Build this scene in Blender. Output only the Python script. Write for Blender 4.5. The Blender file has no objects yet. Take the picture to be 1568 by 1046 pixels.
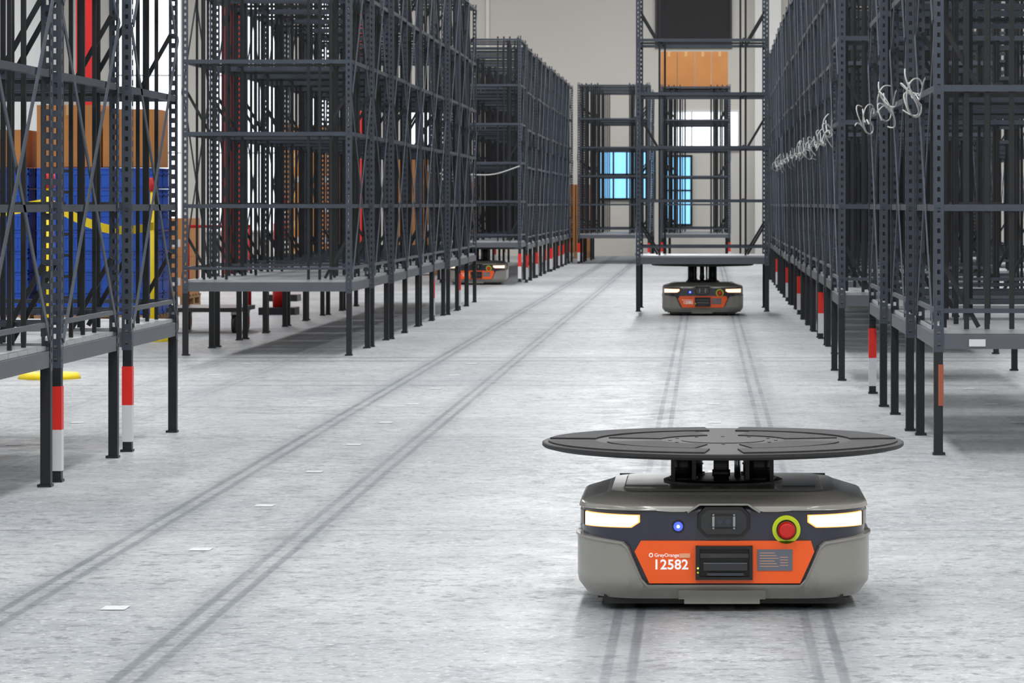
import bpy, math, random
from mathutils import Vector, Matrix
random.seed(4)
scene = bpy.context.scene
COL = scene.collection
scene.view_settings.view_transform = 'Standard'

# ------------------------------------------------------------------ materials
def s2l(c):
    c = c/255.0
    return c/12.92 if c <= 0.04045 else ((c+0.055)/1.055)**2.4
def rgb(r, g, b): return (s2l(r), s2l(g), s2l(b), 1.0)

def mat(name, col, rough=0.5, metal=0.0, emit=None, estr=0.0, noise=0.0, nscale=20.0, coat=0.0, bump=0.0):
    m = bpy.data.materials.new(name); m.use_nodes = True
    nt = m.node_tree; b = nt.nodes['Principled BSDF']
    b.inputs['Base Color'].default_value = col
    b.inputs['Roughness'].default_value = rough
    b.inputs['Metallic'].default_value = metal
    b.inputs['Coat Weight'].default_value = coat
    if emit:
        b.inputs['Emission Color'].default_value = emit
        b.inputs['Emission Strength'].default_value = estr
    if noise > 0 or bump > 0:
        tc = nt.nodes.new('ShaderNodeTexCoord')
        n = nt.nodes.new('ShaderNodeTexNoise'); n.inputs['Scale'].default_value = nscale
        n.inputs['Detail'].default_value = 6
        nt.links.new(tc.outputs['Object'], n.inputs['Vector'])
        if noise > 0:
            mx = nt.nodes.new('ShaderNodeMix'); mx.data_type = 'RGBA'
            mx.inputs[6].default_value = tuple(max(0, c*(1-noise)) for c in col[:3])+(1,)
            mx.inputs[7].default_value = tuple(min(1, c*(1+noise)) for c in col[:3])+(1,)
            nt.links.new(n.outputs['Fac'], mx.inputs[0])
            nt.links.new(mx.outputs[2], b.inputs['Base Color'])
        if bump > 0:
            bp = nt.nodes.new('ShaderNodeBump'); bp.inputs['Strength'].default_value = bump
            bp.inputs['Distance'].default_value = 0.01
            nt.links.new(n.outputs['Fac'], bp.inputs['Height'])
            nt.links.new(bp.outputs['Normal'], b.inputs['Normal'])
    return m

M_POST = mat('rack_post_paint', rgb(64, 71, 82), 0.4, 0.25, noise=0.25, nscale=6)
M_BRACE = mat('rack_brace_grey', rgb(82, 89, 100), 0.38, 0.3, noise=0.2, nscale=6)
M_BAR = mat('rack_tube_black', rgb(26, 28, 32), 0.45, 0.2, noise=0.2, nscale=8)
M_BEAM = mat('rack_beam_grey', rgb(90, 94, 101), 0.4, 0.3, noise=0.2, nscale=5)
M_DECK = mat('rack_deck_steel', rgb(178, 181, 185), 0.4, 0.35, noise=0.15, nscale=4)
M_RED = mat('reflector_red', rgb(215, 35, 25), 0.4)
M_WHITE = mat('reflector_white', rgb(205, 205, 210), 0.4)
M_ORANGE2 = mat('reflector_orange', rgb(150, 78, 58), 0.5)
M_WIRE = mat('cable_white', rgb(190, 190, 188), 0.5, noise=0.1)
M_CARD = mat('cardboard', rgb(186, 126, 72), 0.85, noise=0.18, nscale=3)
M_TAPE = mat('packing_tape', rgb(200, 160, 108), 0.3)
M_BLUE = mat('crate_blue', rgb(14, 84, 192), 0.4, noise=0.15, nscale=4)
M_WOOD = mat('pallet_wood', rgb(165, 130, 90), 0.8, noise=0.3, nscale=8)
M_YEL = mat('safety_yellow', rgb(245, 215, 20), 0.45, noise=0.08)
M_REDP = mat('paint_red', rgb(205, 24, 24), 0.45, noise=0.1)
M_BLACK = mat('black_plastic', rgb(22, 22, 24), 0.4, noise=0.15)
M_WALL = mat('wall_paint', rgb(214, 211, 204), 0.8, noise=0.05, nscale=0.5)
M_CEIL = mat('ceiling_paint', rgb(120, 120, 122), 0.9, noise=0.05, nscale=0.5)
M_WHT = mat('white_paint', rgb(235, 235, 233), 0.6, noise=0.03, nscale=1)
M_DARKGLASS = mat('dark_glass', rgb(14, 17, 22), 0.6)
M_SKYGL = mat('daylight_cyan_pane', rgb(90, 190, 255), 0.2, emit=rgb(150, 212, 255), estr=1.1)
M_DAY = mat('daylight_white_pane', rgb(240, 245, 250), 0.2, emit=rgb(235, 242, 250), estr=1.3)
# robot
R_GREY = mat('robot_shell_grey', rgb(143, 141, 135), 0.28, 0.15, coat=0.5, noise=0.04, nscale=3)
R_TOP = mat('robot_shell_top', rgb(116, 115, 111), 0.36, 0.1, coat=0.2, noise=0.06, nscale=5)
R_NAVY = mat('robot_visor_navy', rgb(38, 40, 58), 0.22, 0.0, coat=0.5)
R_ORG = mat('robot_orange', rgb(248, 92, 6), 0.32, coat=0.3, noise=0.03, nscale=4)
R_BLK = mat('robot_black', rgb(18, 18, 19), 0.42, noise=0.15)
R_GLOSS = mat('robot_gloss_black', rgb(10, 10, 12), 0.08, coat=0.6)
R_DISC = mat('turntable_black', rgb(38, 38, 40), 0.6, 0.0, noise=0.25, nscale=12)
R_PAD = mat('turntable_pad_rubber', rgb(50, 50, 52), 0.75, noise=0.4, nscale=60, bump=0.4)
R_LIGHT = mat('headlight_glow', (1, 1, 1, 1), 0.3, emit=(1.0, 0.87, 0.62, 1), estr=1.05)
R_AMBER = mat('headlight_amber_rim', rgb(255, 170, 80), 0.3, emit=(1.0, 0.42, 0.10, 1), estr=0.9)
R_LED = mat('led_blue', rgb(40, 60, 255), 0.3, emit=(0.05, 0.08, 1.0, 1), estr=2.0)
R_LEDC = mat('led_core', rgb(190, 200, 255), 0.3, emit=(0.6, 0.7, 1.0, 1), estr=2.0)
R_LEDG = mat('led_green', rgb(150, 220, 40), 0.3, emit=(0.5, 0.9, 0.1, 1), estr=1.5)
R_YEL = mat('estop_yellow', rgb(205, 222, 30), 0.4)
R_RED = mat('estop_red', rgb(200, 30, 24), 0.35)
R_TXT = mat('print_white', rgb(252, 252, 252), 0.5, emit=(1, 1, 1, 1), estr=0.12)
R_LAB = mat('label_slate', rgb(98, 104, 116), 0.5)
R_PALE = mat('label_pale', rgb(240, 170, 130), 0.5)
R_MET = mat('metal_silver', rgb(170, 172, 176), 0.3, 0.9)

# ------------------------------------------------------------------ mesh builder
class MB:
    def __init__(s): s.v = []; s.f = []; s.m = []; s.mats = []; s.sm = []
    def mi(s, m):
        if m not in s.mats: s.mats.append(m)
        return s.mats.index(m)
    def face(s, idx, m, smooth=False):
        s.f.append(tuple(idx)); s.m.append(s.mi(m)); s.sm.append(smooth)
    def quad(s, pts, m):
        n = len(s.v); s.v += [tuple(p) for p in pts]; s.face(range(n, n+len(pts)), m)
    def box(s, c, d, m):
        x, y, z = c; a, b, h = d[0]/2, d[1]/2, d[2]/2
        n = len(s.v)
        s.v += [(x-a, y-b, z-h), (x+a, y-b, z-h), (x+a, y+b, z-h), (x-a, y+b, z-h),
                (x-a, y-b, z+h), (x+a, y-b, z+h), (x+a, y+b, z+h), (x-a, y+b, z+h)]
        for q in ((0, 3, 2, 1), (4, 5, 6, 7), (0, 1, 5, 4), (1, 2, 6, 5), (2, 3, 7, 6), (3, 0, 4, 7)):
            s.face([n+i for i in q], m)
    def bx(s, x0, x1, y0, y1, z0, z1, m):
        s.box(((x0+x1)/2, (y0+y1)/2, (z0+z1)/2), (x1-x0, y1-y0, z1-z0), m)
    def cyl(s, p0, p1, r0, m, n=16, r1=None, smooth=True, caps=True):
        if r1 is None: r1 = r0
        p0 = Vector(p0); p1 = Vector(p1); d = (p1-p0).normalized()
        u = d.orthogonal().normalized(); w = d.cross(u)
        b = len(s.v)
        for k in range(n):
            a = 2*math.pi*k/n; o = u*math.cos(a)+w*math.sin(a)
            s.v.append(tuple(p0+o*r0))
        for k in range(n):
            a = 2*math.pi*k/n; o = u*math.cos(a)+w*math.sin(a)
            s.v.append(tuple(p1+o*r1))
        for k in range(n):
            j = (k+1) % n
            s.face((b+k, b+j, b+n+j, b+n+k), m, smooth)
        if caps:
            s.face([b+k for k in reversed(range(n))], m)
            s.face([b+n+k for k in range(n)], m)
    def beam(s, p0, p1, w, h, m):
        p0 = Vector(p0); p1 = Vector(p1); d = (p1-p0).normalized()
        u = d.cross(Vector((0, 0, 1)))
        if u.length < 1e-3: u = Vector((1, 0, 0))
        u.normalize(); t = d.cross(u)
        n = len(s.v)
        for p in (p0, p1):
            for a, b in ((-1, -1), (1, -1), (1, 1), (-1, 1)):
                s.v.append(tuple(p+u*a*w/2+t*b*h/2))
        for q in ((0, 1, 2, 3), (7, 6, 5, 4), (0, 4, 5, 1), (1, 5, 6, 2), (2, 6, 7, 3), (3, 7, 4, 0)):
            s.face([n+i for i in q], m)
    def lathe(s, prof, m, n=64, c=(0, 0)):
        b = len(s.v)
        for r, z in prof:
            for k in range(n):
                a = 2*math.pi*k/n
                s.v.append((c[0]+r*math.cos(a), c[1]+r*math.sin(a), z))
        for i in range(len(prof)-1):
            for k in range(n):
                j = (k+1) % n
                s.face((b+i*n+k, b+i*n+j, b+(i+1)*n+j, b+(i+1)*n+k), m)
        s.face([b+k for k in reversed(range(n))], m)
        s.face([b+(len(prof)-1)*n+k for k in range(n)], m)
    def mesh(s, name):
        me = bpy.data.meshes.new(name); me.from_pydata(s.v, [], s.f)
        for m in s.mats: me.materials.append(m)
        me.polygons.foreach_set('material_index', s.m)
        me.polygons.foreach_set('use_smooth', s.sm)
        me.update(); return me
    def obj(s, name, loc=(0, 0, 0), parent=None, rz=0):
        o = bpy.data.objects.new(name, s.mesh(name)); COL.objects.link(o)
        o.location = loc; o.rotation_euler = (0, 0, rz)
        if parent: o.parent = parent
        return o

# ------------------------------------------------------------------ room shell
XL, XR, YF, YB, ZC = -15.0, 9.0, -14.0, 76.0, 9.0

# floor material
fm = bpy.data.materials.new('concrete_floor'); fm.use_nodes = True
nt = fm.node_tree; N = nt.nodes; L = nt.links; bs = N['Principled BSDF']
tc = N.new('ShaderNodeTexCoord'); sep = N.new('ShaderNodeSeparateXYZ'); L.new(tc.outputs['Object'], sep.inputs[0])
def noise(scale, detail=5, rough=0.6, vec=None, dist=0.0):
    n = N.new('ShaderNodeTexNoise'); n.inputs['Scale'].default_value = scale
    n.inputs['Detail'].default_value = detail; n.inputs['Roughness'].default_value = rough
    n.inputs['Distortion'].default_value = dist
    L.new(vec if vec else tc.outputs['Object'], n.inputs['Vector']); return n.outputs['Fac']
def math_(op, a, b=None, clamp=False):
    n = N.new('ShaderNodeMath'); n.operation = op; n.use_clamp = clamp
    for i, v in enumerate((a, b)):
        if v is None: continue
        if isinstance(v, (int, float)): n.inputs[i].default_value = v
        else: L.new(v, n.inputs[i])
    return n.outputs[0]
def mr(v, a, b, c=0.0, d=1.0, sm=True):
    n = N.new('ShaderNodeMapRange'); n.interpolation_type = 'SMOOTHSTEP' if sm else 'LINEAR'
    L.new(v, n.inputs[0]); n.inputs[1].default_value = a; n.inputs[2].default_value = b
    n.inputs[3].default_value = c; n.inputs[4].default_value = d; return n.outputs[0]
def mixc(f, a, b):
    n = N.new('ShaderNodeMix'); n.data_type = 'RGBA'
    L.new(f, n.inputs[0])
    for i, v in ((6, a), (7, b)):
        if isinstance(v, tuple): n.inputs[i].default_value = v
        else: L.new(v, n.inputs[i])
    return n.outputs[2]
big = mr(noise(0.35, 4), 0.35, 0.65)
med = mr(noise(2.2, 6, 0.65), 0.3, 0.7)
c = mixc(big, rgb(156, 160, 164), rgb(182, 184, 185))
c = mixc(math_('MULTIPLY', med, 0.5), c, rgb(140, 145, 150))
fl = mr(noise(13, 5, 0.72), 0.51, 0.62)
flm = mr(noise(0.9, 3), 0.3, 0.6, 0.3, 1.0)
c = mixc(math_('MULTIPLY', math_('MULTIPLY', fl, flm), 0.62), c, rgb(88, 93, 98))
sp = mr(noise(38, 4, 0.7), 0.52, 0.66)
c = mixc(math_('MULTIPLY', sp, 0.5), c, rgb(218, 219, 219))
sp2 = mr(noise(24, 3, 0.7), 0.56, 0.66)
c = mixc(math_('MULTIPLY', sp2, 0.5), c, rgb(74, 78, 83))
stn = mr(noise(0.8, 6, 0.7, dist=1.5), 0.60, 0.74)
c = mixc(math_('MULTIPLY', stn, 0.25), c, rgb(98, 97, 94))
mp = N.new('ShaderNodeMapping'); L.new(tc.outputs['Object'], mp.inputs[0]); mp.inputs['Scale'].default_value = (9, 0.35, 1)
brk = mr(noise(1.0, 5, 0.7, mp.outputs[0]), 0.3, 0.65, 0.62, 1.0)
def lane(coord, ctr, half, strength, wd=0.14, ws=0.42):
    a = math_('ABSOLUTE', math_('SUBTRACT', coord, ctr))
    b = math_('ABSOLUTE', math_('SUBTRACT', a, half))
    d = math_('ABSOLUTE', math_('SUBTRACT', b, 0.033))
    fine = mr(d, 0.008, 0.026, 1.0, 0.0)
    wide = mr(b, 0.05, wd, ws, 0.0)
    return math_('MULTIPLY', math_('MAXIMUM', fine, wide), strength)
tr = lane(sep.outputs[0], 0.05, 0.275, 1.0, 0.17, 0.5)
tr = math_('MAXIMUM', tr, lane(sep.outputs[0], -1.78, 0.30, 0.9))
tr = math_('MAXIMUM', tr, lane(sep.outputs[0], -3.50, 0.28, 0.35))
tr = math_('MULTIPLY', tr, brk)
for cy, st in ((12.2, .12), (19.3, .28), (22.2, 0.4), (25.6, 0.8), (31.5, .5), (42.0, .6), (44.2, .5)):
    tr = math_('MAXIMUM', tr, lane(sep.outputs[1], cy, 0.28, st))
c = mixc(math_('MULTIPLY', tr, 0.84), c, rgb(72, 81, 90))
j = mr(math_('ABSOLUTE', math_('SUBTRACT', math_('FRACT', math_('MULTIPLY', sep.outputs[1], 0.205)), 0.5)), 0.0, 0.004, 0.6, 0.0)
c = mixc(j, c, rgb(85, 88, 90))
L.new(c, bs.inputs['Base Color'])
L.new(mr(noise(6, 5), 0.3, 0.7, 0.38, 0.6), bs.inputs['Roughness'])
bp = N.new('ShaderNodeBump'); bp.inputs['Strength'].default_value = 0.12; bp.inputs['Distance'].default_value = 0.004
L.new(noise(40, 4), bp.inputs['Height']); L.new(bp.outputs[0], bs.inputs['Normal'])

b = MB(); b.bx(XL, XR, YF, YB, -0.2, 0, fm); b.obj('floor')
b = MB(); b.bx(XL, XR, YF, YB, ZC, ZC+0.2, M_CEIL); b.obj('ceiling')
b = MB(); b.bx(XL-0.2, XR+0.2, YB, YB+0.2, 0, ZC, M_WALL); b.obj('wall_back')
b = MB(); b.bx(XL-0.2, XR+0.2, YF-0.2, YF, 0, ZC, M_WALL); b.obj('wall_front')
b = MB(); b.bx(XL-0.2, XL, YF, YB, 0, ZC, M_WHT); b.obj('wall_left')
b = MB(); b.bx(XR, XR+0.2, YF, YB, 0, ZC, M_WALL); b.obj('wall_right')

def window(name, x0, x1, z0, z1, pane, frame, nx=2, nz=1):
    b = MB(); y = YB
    b.bx(x0, x1, y-0.03, y-0.001, z0, z1, pane)
    t = 0.05
    b.bx(x0-t, x1+t, y-0.08, y-0.001, z1, z1+t, frame); b.bx(x0-t, x1+t, y-0.08, y-0.001, z0-t, z0, frame)
    b.bx(x0-t, x0, y-0.08, y-0.001, z0, z1, frame); b.bx(x1, x1+t, y-0.08, y-0.001, z0, z1, frame)
    for i in range(1, nx):
        x = x0+(x1-x0)*i/nx; b.bx(x-0.02, x+0.02, y-0.07, y-0.03, z0, z1, frame)
    for i in range(1, nz):
        z = z0+(z1-z0)*i/nz; b.bx(x0, x1, y-0.07, y-0.03, z-0.02, z+0.02, frame)
    b.obj(name)
window('window_1', -2.45, -1.2, 1.35, 2.45, M_SKYGL, M_BLACK, 4, 2)
window('window_2', -0.95, -0.35, 0.75, 2.3, M_SKYGL, M_BLACK, 2, 2)
window('window_3', -1.12, 0.57, 4.88, 6.4, M_DARKGLASS, M_BLACK, 1, 1)
window('window_4', -13.8, -12.2, 0.6, 6.0, M_DAY, M_WHT, 2, 3)
window('window_5', -11.6, -9.9, 0.6, 6.0, M_DAY, M_WHT, 2, 3)
window('window_6', -9.3, -7.6, 0.6, 6.0, M_DAY, M_WHT, 2, 3)
window('added_glow_panel', -0.85, 0.75, 2.5, 3.35, M_DAY, M_WHT, 3, 1)  # glowing panel added to brighten the gaps between far racks, not a window
window('window_8', -6.9, -5.6, 0.6, 3.4, M_DAY, M_WHT, 2, 3)
b = MB(); b.bx(-5.1, -5.03, YB-0.07, YB-0.001, 0, 7.5, M_WHT); b.obj('trim_1')
b = MB(); b.bx(1.15, 1.75, YB-0.5, YB-0.001, 0, ZC, M_WHT); b.obj('wall_pier')

# ------------------------------------------------------------------ storage rack
HW, HD, HT = 0.68, 0.70, 3.68
LEV = [0.55, 1.20, 1.78, 2.36, 2.94, 3.62]
def rack_mesh(name, sticker=None, label=False, kind=1):
    b = MB()
    for sx in (-1, 1):
        for sy in (-1, 1):
            x0, y0 = sx*HW, sy*HD
            b.box((x0-sx*0.022, y0-sy*0.022, 0.27), (0.044, 0.044, 0.53), M_BAR)
            b.box((x0-sx*0.025, y0-sy*0.025, 0.006), (0.06, 0.06, 0.012), M_BAR)
            fw, st = 0.048, 0.016
            for ax in (0, 1):
                def P(t, z, off=0.0):
                    if ax == 0: return (x0-sx*t, y0+sy*0.001, z)
                    return (x0+sx*0.001, y0-sy*t, z)
                def Q(t0, t1, z0, z1): b.quad([P(t0, z0), P(t1, z0), P(t1, z1), P(t0, z1)], M_POST)
                Q(0, st, 0.5, HT); Q(fw-st, fw, 0.5, HT)
                z = 0.5
                while z < HT-0.06:
                    Q(st, fw-st, z, z+0.028); z += 0.05
    for i, z in enumerate(LEV):
        m = M_BEAM if i == 0 else M_POST
        h = 0.07 if i == 0 else 0.032
        for sy in (-1, 1): b.box((0, sy*(HD-0.018), z), (2*HW-0.01, 0.03, h), m)
        for sx in (-1, 1): b.box((sx*(HW-0.018), 0, z), (0.03, 2*HD-0.01, h), m)
        if 0 < i:
            for y in ((-0.35, 0.35) if kind == 2 else (0.0,)): b.box((0, y, z), (2*HW-0.05, 0.02, 0.022), M_BAR)
            for x in ((-0.46, -0.36, 0.36, 0.46) if kind == 2 else (-.42, .42)): b.box((x, 0, z+0.02), (0.016, 2*HD-0.05, 0.016), M_BAR)
    for sy in (-1, 1): b.box((0, sy*(HD-0.012), 0.70), (2*HW-0.02, 0.014, 0.022), M_POST)
    for sx in (-1, 1): b.box((sx*(HW-0.012), 0, 0.70), (0.014, 2*HD-0.02, 0.022), M_BEAM)
    ns = 7; w = (2*HD-0.08)/ns
    for k in range(ns):
        y = -HD+0.04+w*(k+0.5)
        b.box((0, y, 0.597), (2*HW-0.04, w*0.955, 0.02), M_DECK)
    rods = {2: ((-HD+0.03, (0.30, 0.42, 0.52)), (0.0, (0.36, 0.52)), (HD-0.03, (0.30, 0.42, 0.52))),
            1: ((-HD+0.03, (0.33, 0.42, 0.51)), (0.0, (0.46,)), (HD-0.03, (0.40, 0.51))),
            0: ((-HD+0.03, (0.44,)), (HD-0.03, (0.40,)))}[kind]
    rw = 0.024 if kind == 2 else 0.021
    for y, xs in rods:
        for x in xs:
            for sx in (-1, 1): b.box((sx*x, y, (HT+0.6)/2), (rw, rw, HT-0.62), M_BAR)
    if kind:
        for sx in (-1, 1):
            for y in ((-0.46, -0.23, 0.23, 0.46) if kind == 2 else (-.4, -.12, .16, .44)): b.box((sx*0.61, y, (HT+0.6)/2), (0.018, 0.018, HT-0.62), M_BAR)
    for sx in (-1, 1):
        for z0, z1 in ((0.62, 2.1), (2.1, 3.6)):
            for d in (-1, 1):
                xo = sx*(HW+0.006*d)
                b.beam((xo, -d*(HD-0.02), z0), (xo, d*(HD-0.02), z1), 0.006, 0.034, M_BRACE)
    for sy in (-1, 1):
        for sx in (-1, 1):
            for z in (0.62, 1.78, 2.94):
                b.beam((sx*(HW-0.03), sy*(HD-0.04), z+0.34), (sx*(HW-0.22), sy*(HD-0.04), z), 0.012, 0.022, M_BAR)
    if sticker:
        for sx, sy, cols in sticker:
            cx, cy = sx*(HW-0.022), sy*(HD-0.022)
            if cols == 'rw':
                b.box((cx, cy, 0.325), (0.05, 0.05, 0.19), M_RED); b.box((cx, cy, 0.14), (0.05, 0.05, 0.18), M_WHITE)
            else:
                b.box((cx-sx*0.012, cy, 0.34), (0.026, 0.047, 0.2), M_ORANGE2)
    if label: b.box((-0.47, -HD-0.004, 0.545), (0.08, 0.004, 0.035), M_WHITE)
    return b.mesh(name)
RM0 = rack_mesh('rack_plain')
RMD = rack_mesh('rack_dense', kind=2)
RMS = rack_mesh('rack_sparse', kind=0)
RMSR = rack_mesh('rack_sparse_sticker', [(-1, -1, 'rw'), (1, -1, 'rw')], kind=2)
RML = rack_mesh('rack_sticker_a', [(1, -1, 'rw')])
RMR = rack_mesh('rack_sticker_b', [(-1, 1, 'rw')])
RMF = rack_mesh('rack_sticker_d', [(-1, -1, 'o')], label=True, kind=2)
RMA = rack_mesh('rack_sticker_c', [(-1, -1, 'rw'), (1, -1, 'rw')], kind=2)
def rack(x, y, me, rz=0.0, z=0.0, sc=(1, 1, 1)):
    o = bpy.data.objects.new('storage_rack', me); COL.objects.link(o)
    o.location = (x, y, z); o.rotation_euler = (0, 0, rz); o.scale = sc; return o
def jit(): return random.uniform(-0.006, 0.006)
XLr = -3.50
for i, y0 in enumerate((12.70, 14.30, 16.05)):
    rack(XLr, y0+0.70, RML if i > 0 else RM0, jit()*0.5)
for i in range(9):
    rack(XLr+0.02*random.uniform(-1, 1), 26.2+0.70+1.6*i, RML if i in (5, 7) else RM0, jit())
for i in range(12):
    rack(-3.44+0.02*random.uniform(-1, 1), 48.8+0.70+1.62*i, RML if i % 2 == 0 else RMA, jit(), z=0.05 if i == 0 else 0)
for i, (x, y0) in enumerate(((1.79, 15.84), (1.755, 17.52), (1.73, 19.6), (1.60, 22.5))):
    rack(x, y0+0.70, RMF if i == 0 else (RMR if i == 2 else RM0), jit()*0.5)
for i in range(18):
    rack(1.70+0.02*random.uniform(-1, 1), 27.2+1.62*i, RMR if i in (1, 5, 8, 12) else RM0, jit())
for i in range(10):
    rack(3.25+0.02*random.uniform(-1, 1), 30.4+3.24*i, RM0, jit())
rack(-0.03, 36.05, RMS, 0, 0.05, (1.06, 1, 1))
rack(-1.86, 67.0, RMA, 0, 0, (1.08, 1, 1))
rackE = rack(-0.20, 68.0, RMSR, 0, 0, (1.06, 1, 1))
rack(-1.86, 69.0, RMD, 0.01, 0, (1.04, 1, 1))
rack(-0.20, 70.0, RM0, -0.01, 0, (1.02, 1, 1))
rack(-1.80, 71.0, RMD, 0, 0, (1.0, 1, 1))
rack(-0.16, 72.0, RMD, 0, 0, (0.95, 1, 1))

# ------------------------------------------------------------------ mobile robot
def fp(s):
    a = abs(s); g = 1 if s >= 0 else -1; r = 0.2; h = 0.23; A = r*math.pi/2
    if a < h: x, y, nx, ny = a, -0.43, 0, -1
    elif a < h+A:
        t = (a-h)/r; x, y, nx, ny = h+r*math.sin(t), -h-r*math.cos(t), math.sin(t), -math.cos(t)
    elif a < 3*h+A: x, y, nx, ny = 0.43, -h+(a-h-A), 1, 0
    elif a < 3*h+2*A:
        t = (a-3*h-A)/r; x, y, nx, ny = h+r*math.cos(t), h+r*math.sin(t), math.cos(t), math.sin(t)
    else: x, y, nx, ny = max(0, h-(a-3*h-2*A)), 0.43, 0, 1
    return g*x, y, g*nx, ny
SMAX = 0.23*4+0.2*math.pi
def interp(tab, v):
    if v <= tab[0][0]: return tab[0][1]
    for (a, b_), (c_, d) in zip(tab, tab[1:]):
        if v <= c_: return b_+(d-b_)*(v-a)/(c_-a) if c_ > a else d
    return tab[-1][1]
INS = [(0.035, 0.035), (0.075, 0.004), (0.09, 0.0), (0.300, 0.0), (0.316, 0.004), (0.321, 0.012), (0.343, 0.085), (0.350, 0.10)]
UZ = [.296, .303, .309, .3155, .3165, .3205, .3215, .328, .335, .3425, .3435, .350]
def band(mb, s0, s1, bot, top, off, thick, m, extra=(), step=0.025, nz=6, zs=None):
    n = max(1, int((s1-s0)/step)); ss = sorted(set([round(s0+(s1-s0)*i/n, 5) for i in range(n+1)]+[e for e in extra if s0 < e < s1]))
    if zs: nz = len(zs)-1
    def zz(s, j_):
        zb, zt = bot(s), top(s)
        if zs: return max(zb, min(zt, zs[j_]))
        return zb+(zt-zb)*j_/nz
    def pt(s, z, o):
        x, y, nx, ny = fp(s); k = o-interp(INS, z); return (x+nx*k, y+ny*k, z)
    base = len(mb.v); R = nz+1
    for s in ss:
        for j_ in range(R): mb.v.append(pt(s, zz(s, j_), off))
    for i in range(len(ss)-1):
        for j_ in range(nz):
            a = base+i*R+j_; mb.face((a, a+R, a+R+1, a+1), m, True)
    bd = [(i, 0) for i in range(len(ss))]+[(len(ss)-1, j_) for j_ in range(1, R)]+[(i, nz) for i in range(len(ss)-2, -1, -1)]+[(0, j_) for j_ in range(nz-1, 0, -1)]
    rb = len(mb.v)
    for o in (off, off-thick):
        for i, j_ in bd: mb.v.append(pt(ss[i], zz(ss[i], j_), o))
    k = len(bd)
    for q in range(k):
        w = (q+1) % k; mb.face((rb+q, rb+k+q, rb+k+w, rb+w), m)
def const(v): return lambda s: v
def tabf(t): return lambda s: interp(t, abs(s))

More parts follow.
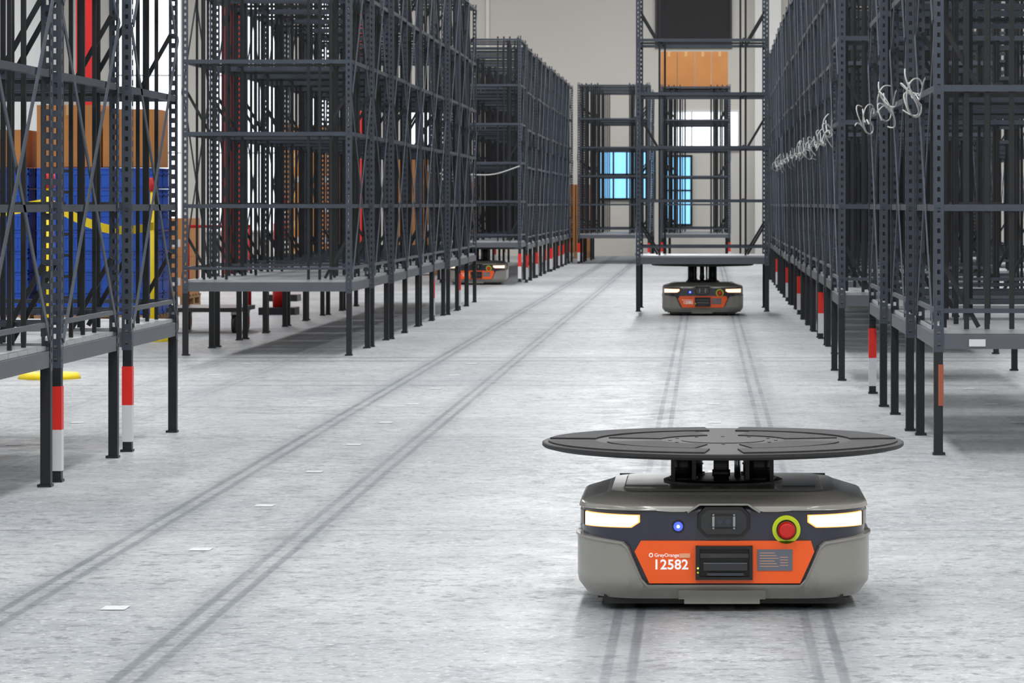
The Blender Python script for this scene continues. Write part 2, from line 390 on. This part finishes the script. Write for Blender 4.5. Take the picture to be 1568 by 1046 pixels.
def build_robot():
    parts = []
    b = MB()
    band(b, -SMAX, SMAX, const(0.04), const(0.345), 0.0, 0.0, R_NAVY, nz=24, step=0.02)
    n = 96
    for z, ins, m, flip in ((0.345, 0.09, R_TOP, False), (0.04, 0.03, R_BLK, True)):
        base = len(b.v)
        for i in range(n):
            x, y, nx, ny = fp(-SMAX+2*SMAX*i/n); b.v.append((x-nx*ins, y-ny*ins, z))
        idx = [base+i for i in range(n)]
        b.face(idx[::-1] if flip else idx, m)
    b.bx(-0.36, 0.36, -0.37, 0.38, 0.018, 0.045, R_BLK)
    b.bx(-0.38, 0.38, -0.30, 0.36, 0.028, 0.06, R_BLK)
    parts.append(('chassis', b))
    b = MB()
    low_top = [(0, .083), (.228, .083), (.243, .10), (.284, .196), (.300, .210), (.36, .216), (.50, .224), (.78, .230), (.86, .302)]
    ext = [.228, -.228, .243, -.243, .284, -.284, .300, -.300, .5, -.5, .78, -.78, .86, -.86, .36, -.36]
    band(b, -SMAX, SMAX, const(0.038), tabf(low_top), 0.014, 0.014, R_GREY, ext, nz=10, step=0.02)
    band(b, -0.60, -0.228, lambda s: interp(low_top, abs(s))-0.007, tabf(low_top), 0.019, 0.019, R_GREY, ext, nz=1)
    band(b, 0.228, 0.60, lambda s: interp(low_top, abs(s))-0.007, tabf(low_top), 0.019, 0.019, R_GREY, ext, nz=1)
    band(b, -0.135, 0.125, lambda s: .024 if -.118 < s < .108 else .038, const(0.066), 0.034, 0.03, R_GREY, [-.118, .108, -.1179, .1079], nz=3)
    up_bot = [(0, .3222), (.070, .3222), (.088, .306), (.12, .300), (.16, .300), (.20, .303), (1, .303), (9, .303)]
    band(b, -SMAX, SMAX, tabf(up_bot), const(0.350), 0.010, 0.012, R_GREY, [.07, -.07, .088, -.088, .12, -.12, .2, -.2], zs=UZ, step=0.02)
    b.bx(-.074, .074, -.448, -.40, .3195, .3255, R_GREY)
    for g in (-1, 1): b.beam((g*.073, -.443, .3225), (g*.108, -.443, .300), .02, .006, R_GREY)
    parts.append(('body_shell', b))
    b = MB()
    base = len(b.v)
    for i in range(n):
        x, y, nx, ny = fp(-SMAX+2*SMAX*i/n); b.v.append((x-nx*.090, y-ny*.090, 0.3505))
    b.face([base+i for i in range(n)], R_TOP)
    for (ins, z0, z1, m) in ((0.125, 0.350, 0.356, R_TOP),):
        bb = len(b.v)
        for z, e in ((z0, 0), (z1, 0.006)):
            for i in range(n):
                x, y, nx, ny = fp(-SMAX+2*SMAX*i/n); b.v.append((x-nx*(ins+e), y-ny*(ins+e), z))
        for i in range(n):
            k = (i+1) % n; b.face((bb+i, bb+k, bb+n+k, bb+n+i), m)
        b.face([bb+n+i for i in range(n)], m)
    b.bx(-.30, -.17, -.20, -.15, .352, .3575, R_BLK)
    b.bx(.18, .28, -.22, -.19, .352, .3575, R_BLK)
    b.bx(-.33, .33, .315, .335, .330, .353, R_BLK)
    parts.append(('top_cover', b))
    b = MB()
    obot = [(-.263, .181), (-.222, .0875), (.228, .0875), (.267, .181)]
    otop = [(-.263, .183), (-.246, .214), (.258, .214), (.267, .183)]
    band(b, -.263, .267, lambda s: interp(obot, s), lambda s: interp(otop, s), 0.018, 0.018, R_ORG, [-.222, .228, -.246, .258], nz=6)
    parts.append(('orange_panel', b))
    b = MB()
    for g in (-1, 1):
        t = [(.25, .2905), (.46, .2925)]; l = [(.25, .268), (.275, .2515), (.46, .2485)]
        s0, s1 = (.25, .46) if g > 0 else (-.46, -.25)
        band(b, s0, s1, tabf(l), tabf(t), 0.005, 0.005, R_AMBER, [.275, -.275], nz=4)
        t = [(.254, .2880), (.457, .2900)]; l = [(.254, .270), (.277, .2545), (.457, .2510)]
        s0, s1 = (.254, .457) if g > 0 else (-.457, -.254)
        band(b, s0, s1, tabf(l), tabf(t), 0.007, 0.002, R_LIGHT, [.277, -.277], nz=4)
    parts.append(('headlights', b))
    b = MB()
    for g in (-1, 1):
        s0, s1 = (.47, .60) if g > 0 else (-.60, -.47)
        band(b, s0, s1, const(.25), const(.292), 0.006, 0.006, R_GLOSS, nz=3)
    parts.append(('side_markers', b))
    b = MB()
    def octo(cx, cz, hw, hh, ch, y0, y1, m, inset=0.0):
        o = [(-hw, -hh+ch), (-hw+ch, -hh), (hw-ch, -hh), (hw, -hh+ch), (hw, hh-ch), (hw-ch, hh), (-hw+ch, hh), (-hw, hh-ch)]
        k = len(b.v); f = 1-inset
        for (x, z) in o: b.v.append((cx+x, y0, cz+z))
        for (x, z) in o: b.v.append((cx+x*f, y1, cz+z*f))
        for i in range(8):
            w = (i+1) % 8; b.face((k+i, k+w, k+8+w, k+8+i), m)
        b.face([k+8+i for i in range(8)], m)
    octo(0, .2705, .081, .047, .024, -.40, -.450, R_BLK, 0.04)
    octo(0, .2705, .068, .036, .018, -.450, -.453, R_GLOSS)
    b.bx(-.037, .037, -.459, -.45, .251, .295, R_BLK)
    b.bx(-.026, .026, -.463, -.45, .257, .290, R_GLOSS)
    for x in (-.031, .031):
        b.bx(x-.0035, x+.0035, -.461, -.45, .258, .288, R_MET)
        for z in (.253, .293): b.cyl((x, -.458, z), (x, -.462, z), .003, R_MET, 8)
    for x in (-.013, .013): b.cyl((x, -.462, .2735), (x, -.466, .2735), .008, R_NAVY, 16)
    parts.append(('camera_pod', b))
    b = MB()
    b.cyl((.187, -.425, .2475), (.187, -.448, .2475), .042, R_YEL, 32)
    b.cyl((.187, -.448, .2475), (.187, -.456, .2475), .030, R_BLK, 32)
    b.cyl((.187, -.455, .2475), (.187, -.470, .2475), .019, R_RED, 24)
    b.cyl((.187, -.470, .2475), (.187, -.480, .2475), .027, R_RED, 32, r1=.026)
    b.cyl((.187, -.480, .2475), (.187, -.484, .2475), .026, R_RED, 32, r1=.018)
    parts.append(('emergency_stop', b))
    b = MB()
    b.cyl((-.136, -.425, .256), (-.136, -.434, .256), .019, R_BLK, 24)
    b.cyl((-.136, -.434, .256), (-.136, -.438, .256), .014, R_LED, 24, r1=.012)
    b.cyl((-.136, -.438, .256), (-.136, -.440, .256), .005, R_LEDC, 16)
    parts.append(('status_led', b))
    b = MB(); F = -.448
    b.bx(-.084, .086, F-.004, F+.01, .10, .2005, R_BLK)
    for (x0, x1, z0, z1) in ((-.084, .086, .192, .2005), (-.084, .086, .10, .1085), (-.084, -.072, .10, .2005), (.076, .086, .10, .2005)):
        b.bx(x0, x1, F-.022, F-.003, z0, z1, R_BLK)
    b.bx(-.070, .074, F-.012, F-.004, .165, .178, R_GLOSS)
    b.bx(-.060, .070, F-.020, F-.004, .128, .150, R_GLOSS)
    b.bx(-.060, .070, F-.022, F-.018, .149, .151, R_LAB)
    b.bx(-.05, .06, F-.016, F-.004, .112, .120, R_NAVY)
    for x, z, m in ((-.077, .135, R_LEDG), (-.077, .122, R_YEL)): b.cyl((x, F-.021, z), (x, F-.024, z), .003, m, 10)
    parts.append(('charging_port', b))
    b = MB()
    b.bx(.100, .205, F-.003, F+.002, .126, .189, R_LAB)
    for k in range(6):
        z = .178-k*.008; b.bx(.107, .107+.045+.012*((k*7) % 3)/2, F-.0036, F-.0026, z, z+.0013, R_PALE)
    for k in range(4):
        z = .165-k*.008; b.bx(.168, .192, F-.0036, F-.0026, z, z+.0013, R_PALE)
    b.bx(-.132, -.100, F-.003, F+.002, .164, .177, R_PALE)
    b.cyl((-.217, F+.001, .172), (-.217, F-.003, .172), .0065, R_TXT, 16)
    b.cyl((-.217, F-.002, .172), (-.217, F-.0036, .172), .0038, R_ORG, 16)
    parts.append(('labels', b))
    b = MB()
    for x in (-.25, .25):
        for y in (-.31, .31):
            b.cyl((x-.018, y, .030), (x+.018, y, .030), .030, R_BLK, 20)
            b.bx(x-.028, x+.028, y-.03, y+.03, .035, .055, R_BLK)
    for x in (-.33, .33): b.cyl((x-.025, 0, .07), (x+.02, 0, .07), .07, R_BLK, 24)
    parts.append(('wheels', b))
    b = MB()
    b.lathe([(.185, .354), (.185, .362), (.17, .368)], R_BLK, 48)
    for x, y, r in ((-.122, -.06, .036), (.112, -.06, .040), (-.10, .10, .036), (.10, .10, .036)):
        b.cyl((x, y, .36), (x, y, .462), r, R_BLK, 24)
        b.cyl((x, y, .36), (x, y, .376), r+.008, R_BLK, 24)
        b.cyl((x, y, .40), (x, y, .404), r+.003, R_BLK, 24)
    b.cyl((-.006, -.11, .36), (-.006, -.11, .462), .024, R_BLK, 20)
    for x in (-.155, -.09, .075, .15): b.bx(x-.006, x+.006, -.11, -.095, .36, .462, R_BLK)
    b.cyl((-.006, -.11, .38), (-.006, -.11, .40), .028, R_BLK, 20)
    b.cyl((.045, 0, .36), (.045, 0, .462), .010, R_MET, 12)
    parts.append(('lift_columns', b))
    b = MB()
    b.lathe([(.24, .452), (.26, .458), (.30, .462)], R_BLK, 64)
    b.lathe([(.535, .4605), (.558, .466), (.563, .470), (.563, .479), (.558, .4815)], R_DISC, 128)
    def sector(r0, r1, a0, a1, z0, z1, m, k=24):
        bb = len(b.v)
        for z in (z0, z1):
            for i in range(k+1):
                a = math.radians(a0+(a1-a0)*i/k)
                for r in (r0, r1): b.v.append((r*math.cos(a), r*math.sin(a), z))
        W = 2*(k+1)
        for i in range(k):
            o = bb+W+2*i; b.face((o, o+1, o+3, o+2), m)
            o = bb+2*i; b.face((o+1, o+3, o+W+3, o+W+1), m); b.face((o, o+W, o+W+2, o+2), m)
        b.face((bb, bb+1, bb+W+1, bb+W), m); o = bb+2*k; b.face((o, o+W, o+W+1, o+1), m)
    for a in (0, 90, 180, 270):
        sector(.40, .545, a+6, a+84, .4815, .4865, R_PAD)
        sector(.20, .37, a+14, a+76, .4815, .4850, R_PAD)
    b.lathe([(.13, .4815), (.13, .4835)], R_DISC, 48)
    for a in range(12):
        t = math.radians(a*30); b.cyl((.165*math.cos(t), .165*math.sin(t), .4815), (.165*math.cos(t), .165*math.sin(t), .4835), .006, R_BLK, 10)
    parts.append(('turntable', b))
    return [(nm, bb.mesh('robot_'+nm)) for nm, bb in parts]
RP = build_robot()
def txt(s, x, z, size, off=0.012, sp=1.0):
    cu = bpy.data.curves.new('print', 'FONT'); cu.body = s; cu.size = size; cu.extrude = 0.0004
    cu.offset = size*off; cu.space_character = sp
    cu.materials.append(R_TXT); return cu, (x, -.4485, z)
T1 = txt('12582', -.211, .130, .041, 0.022, 1.04); T2 = txt('GreyOrange', -.207, .167, .0145, 0.012)
def robot(x, y, rz=0, lift=0.0):
    e = bpy.data.objects.new('warehouse_robot', None); COL.objects.link(e)
    e.location = (x, y, 0); e.rotation_euler = (0, 0, rz)
    for nm, me in RP:
        o = bpy.data.objects.new(nm, me); COL.objects.link(o); o.parent = e
        if nm == 'turntable': o.location.z = lift
        if nm == 'lift_columns' and lift:
            k = (.108+lift)/.108; o.scale.z = k; o.location.z = .354*(1-k)
    for nm, (cu, loc) in (('number_print', T1), ('maker_print', T2)):
        o = bpy.data.objects.new(nm, cu); COL.objects.link(o); o.parent = e
        o.location = loc; o.rotation_euler = (math.pi/2, 0, 0)
    return e
robot(0.055, 10.19)
robot(-0.03, 36.0, 0, 0.077)
robot(-3.44, 49.5, 0, 0.077)

# ------------------------------------------------------------------ floor markers
b = MB()
def mk(x, y, w=0.075, d=0.10): b.quad([(x-w/2, y-d/2, 0.002), (x+w/2, y-d/2, 0.002), (x+w/2, y+d/2, 0.002), (x-w/2, y+d/2, 0.002)], M_MARK)
M_MARK = mat('floor_marker_print', rgb(205, 207, 209), 0.5, noise=0.35, nscale=60)
for lx in (-3.5, -1.78, 0.05, 1.74):
    for k in range(30): mk(lx, 6.51+1.67*k)
b.obj('floor_marker_stickers')

# ------------------------------------------------------------------ dangling cables on the right-hand racks
def cable(pts_list, name, r=0.006, loc=(0, 0, 0)):
    cu = bpy.data.curves.new(name, 'CURVE'); cu.dimensions = '3D'; cu.bevel_depth = r; cu.bevel_resolution = 1
    for pts in pts_list:
        sp = cu.splines.new('NURBS'); sp.points.add(len(pts)-1); sp.use_endpoint_u = True; sp.order_u = 4
        for p, q in zip(sp.points, pts): p.co = (*q, 1)
    cu.materials.append(M_WIRE)
    o = bpy.data.objects.new(name, cu); COL.objects.link(o); o.location = loc; return o
def coil(seed, n, s):
    r = random.Random(seed); L_ = []
    for k in range(n):
        pts = []; ph = r.uniform(0, 6); w = r.uniform(.045, .085)*s; y = r.uniform(-.5, .5)
        for i in range(11):
            a = ph+i*0.8
            pts.append((-.03+.05*s*math.cos(a+k)-.01*k, y+w*1.3*math.cos(a)+.012*i, -.014*i+w*math.sin(a)))
        L_.append(pts)
    pts = [(-.015, -.66+1.32*i/8, .03*math.sin(i*1.7)-.08*math.sin(math.pi*i/8)) for i in range(9)]
    L_.append(pts)
    return L_
for k, (x, y) in enumerate([(1.10, 16.5), (1.06, 18.2), (1.04, 20.3), (0.91, 23.2)]+[(1.01, 27.2+1.62*i) for i in range(0, 12)]):
    cable(coil(k, 3 if k < 2 else (2 if k < 8 else 1), 1.0 if k < 2 else .8), 'cable_bundle', 0.0042, (x-.015, y, 1.83 if k < 2 else 1.80))
cable([[(-.68, 0, 0), (-.3, -.01, -.03), (0, 0, -.02), (.3, -.02, -.05), (.6, 0, .08), (.67, 0, .1)]], 'cable_bundle', 0.010, (-3.44, 48.76, 1.68))

# ------------------------------------------------------------------ goods on the left
def crate(b, x, y, z, w=0.58, d=0.38, h=0.20):
    m = M_BLUE; t = 0.012
    b.bx(x-w/2+.01, x+w/2-.01, y-d/2+.01, y+d/2-.01, z, z+.012, m)
    for sx in (-1, 1): b.box((x+sx*(w/2-.018), y, z+h/2), (t, d-.036, h), m)
    for sy in (-1, 1): b.box((x, y+sy*(d/2-.018), z+h/2), (w-.036, t, h), m)
    for zz in (z+h-.008, z+h*0.72, z+.02):
        for sy in (-1, 1): b.box((x, y+sy*(d/2-.008), zz), (w, .016, .014), m)
        for sx in (-1, 1): b.box((x+sx*(w/2-.008), y, zz), (.016, d, .014), m)
    for i in range(7):
        xx = x-w/2+.03+i*(w-.06)/6
        for sy in (-1, 1): b.box((xx, y+sy*(d/2-.01), z+h*.4), (.01, .014, h*.62), m)
    for sy in (-1, 1): b.box((x, y+sy*(d/2-.009), z+h*.86), (.12, .008, .03), M_BLACK)
def pallet(b, x, y, w=1.2, d=1.0):
    for i in range(5): b.box((x, y-d/2+.06+i*(d-.12)/4, .13), (w, .11, .022), M_WOOD)
    for i in range(3):
        xx = x-w/2+.05+i*(w-.1)/2
        b.box((xx, y, .108), (.09, d, .022), M_WOOD); b.box((xx, y, .011), (.09, d, .022), M_WOOD)
        for j_ in range(3): b.box((xx, y-d/2+.06+j_*(d-.12)/2, .06), (.09, .10, .08), M_WOOD)
def carton(b, x, y, z, w, d, h, lab=True):
    b.box((x, y, z+h/2), (w, d, h), M_CARD)
    b.box((x, y, z+h+.001), (w*0.995, .05, .003), M_TAPE)
    b.box((x, y-d/2-.001, z+h-.05), (.05, .003, .1), M_TAPE)
    b.box((x, y, z+h-.0), (.004, d*.99, .004), M_WOOD)
    if lab: b.box((x+w*.22, y-d/2-.001, z+h*.35), (w*.2, .003, h*.2), M_WHITE)
def crate_stack(x0, nx, y0, layers):
    b = MB(); w = nx*.6; pallet(b, w/2, .42, w, .84)
    for l in range(layers):
        for i in range(nx):
            for j_ in range(2): crate(b, .3+i*.6, .21+j_*.40, .142+l*.204)
    b.obj('blue_crate_stack', (x0, y0, 0))
crate_stack(-7.74, 2, 31.6, 7); crate_stack(-6.5, 2, 31.6, 7)
def carton_group(name, loc, items, pal=None, parent=None):
    b = MB()
    if pal: pallet(b, pal[0], pal[1], pal[2], pal[3])
    for it in items: carton(b, *it)
    return b.obj(name, loc, parent)
carton_group('cardboard_box_stack', (-6.5, 31.6, 1.576), [(.33, .4, 0, .62, .7, .60, False), (.92, .4, 0, .52, .7, .56, False)])
carton_group('cardboard_box_stack', (-7.74, 31.6, 1.576), [(.3, .4, 0, .58, .7, .5, False), (.88, .4, 0, .5, .7, .36, False)])
carton_group('cartons', (-0.02, 0, 3.645), [(-.50, 0, 0, .32, .9, .72, False), (-.17, 0, 0, .32, .9, .72, False), (.16, 0, 0, .32, .9, .72, False), (.49, 0, 0, .32, .9, .72, False)], None, rackE)
def goods(x, y, n, w=.62, h=.5):
    items = []; z = .142
    for k in range(n):
        items.append((-w/2, 0, z, w-.02, .9, h)); items.append((w/2, 0, z, w-.02, .9, h)); z += h+.003
    carton_group('cardboard_pallet_load', (x, y, 0), items, (0, 0, 2*w, 1.0))
goods(-5.55, 46.0, 4, .36, .42)
goods(-5.0, 56.0, 4, .45, .5)
goods(-8.2, 44.0, 3, .6, .45)
goods(-10.2, 50.0, 4, .6, .5)
goods(-6.6, 39.0, 2, .5, .45)
goods(-5.0, 64.0, 3, .5, .5)
goods(-7.2, 60.0, 5, .6, .5)
goods(-2.9, 73.5, 3, .3, .5)
for x, y in ((-7.24, 50.0), (-11.0, 58.0), (-7.24, 70.0)):  # middle column is a stand-in added for red glowing signs
    b = MB(); b.bx(-.15, .15, -.15, -.13, 0, ZC, M_REDP); b.bx(-.15, .15, .13, .15, 0, ZC, M_REDP); b.bx(-.01, .01, -.13, .13, 0, ZC, M_REDP)
    b.bx(-.2, .2, -.2, .2, 0, .03, M_BLACK); b.obj('steel_column', (x, y, 0))
bar = bpy.data.objects.new('tape_barrier', None); COL.objects.link(bar)
def stanchion(x, y, k, h=1.45):
    b = MB(); b.cyl((0, 0, .0), (0, 0, .04), .22, M_YEL, 24, r1=.2); b.cyl((0, 0, .04), (0, 0, h-.12), .03, M_YEL, 16)
    b.cyl((0, 0, h-.12), (0, 0, h), .04, M_REDP, 16); b.cyl((0, 0, .04), (0, 0, .08), .06, M_YEL, 16)
    b.obj('post_%d' % k, (x, y, 0), bar)
stanchion(-4.58, 22.8, 1); stanchion(-4.9, 29.0, 2); stanchion(-6.4, 22.9, 3)
b = MB()
for a, c_ in (((-4.58, 22.83, 1.22), (-4.9, 28.97, 1.02)), ((-4.61, 22.8, 1.22), (-6.37, 22.9, 1.20))):
    N_ = 10
    for i in range(N_):
        t0, t1 = i/N_, (i+1)/N_
        def q(t, dz): return (a[0]+(c_[0]-a[0])*t, a[1]+(c_[1]-a[1])*t, a[2]+(c_[2]-a[2])*t-.10*math.sin(math.pi*t)+dz)
        b.quad([q(t0, -.035), q(t1, -.035), q(t1, .035), q(t0, .035)], M_YEL)
b.obj('tape', parent=bar)
for x, y in ((-4.70, 36.0), (-5.3, 41.0)):
    b = MB(); b.box((0, 0, .04), (.4, .4, .08), M_BLACK)
    b.cyl((0, 0, .08), (0, 0, .55), .07, M_REDP, 20); b.cyl((0, 0, .55), (0, 0, .75), .065, M_WHT, 20)
    b.cyl((0, 0, .75), (0, 0, 1.0), .06, M_REDP, 20); b.cyl((0, 0, 1.0), (0, 0, 1.12), .055, M_WHT, 20); b.cyl((0, 0, 1.12), (0, 0, 1.36), .05, M_REDP, 20, r1=.04)
    b.obj('safety_delineator', (x, y, 0))
b = MB()
b.bx(-.35, .35, -.5, .5, .2, .24, M_BLACK)
for x in (-.28, .28):
    for y in (-.4, .4):
        b.cyl((x-.02, y, .09), (x+.02, y, .09), .09, M_BLACK, 20); b.cyl((x-.024, y, .09), (x+.024, y, .09), .045, M_REDP, 16)
        b.bx(x-.03, x+.03, y-.03, y+.03, .16, .2, M_MARK)
for x in (-.3, .3): b.cyl((x, .48, .24), (x, .48, 1.0), .016, M_REDP, 12)
b.cyl((-.3, .48, 1.0), (.3, .48, 1.0), .016, M_REDP, 12)
b.obj('platform_trolley', (-4.72, 31.2, 0))

# ------------------------------------------------------------------ ceiling luminaires
def lum(x, y, power, sx=0.5, sy=7.0):
    e = bpy.data.objects.new('ceiling_light', None); COL.objects.link(e); e.location = (x, y, ZC)
    b = MB(); b.bx(-sx/2-.05, sx/2+.05, -sy/2, sy/2, -.18, -.001, M_WHT); b.obj('housing', parent=e)
    ld = bpy.data.lights.new('tube', 'AREA'); ld.shape = 'RECTANGLE'; ld.size = sx*2; ld.size_y = sy
    ld.energy = power; ld.color = (0.99, 0.995, 1.0)
    o = bpy.data.objects.new('tube_light', ld); COL.objects.link(o); o.parent = e; o.location = (0, 0, -.22)
for y in (-8, 2, 12, 22, 33, 44, 55, 66):
    for x, k in ((-9.5, 0.95), (-1.0, 1.12), (5.0, 0.9)):
        lum(x, y, (400 if y < 40 else 480)*k)

w = bpy.data.worlds.new('world'); scene.world = w; w.use_nodes = True
w.node_tree.nodes['Background'].inputs[0].default_value = (0.8, 0.88, 1, 1)
w.node_tree.nodes['Background'].inputs[1].default_value = 0.5

# ------------------------------------------------------------------ camera
cd = bpy.data.cameras.new('camera'); cam = bpy.data.objects.new('camera', cd); COL.objects.link(cam)
cam.location = (0, 0, 1.22); cam.rotation_euler = (math.pi/2, 0, 0)
cd.sensor_width = 36; cd.lens = 5000/1568*36
cd.shift_x = -(1080-784)/1568; cd.shift_y = -(523-312)/1568
cd.clip_end = 300; cd.clip_start = 0.1
cd.dof.use_dof = True; cd.dof.focus_distance = 10.5; cd.dof.aperture_fstop = 22
scene.camera = cam
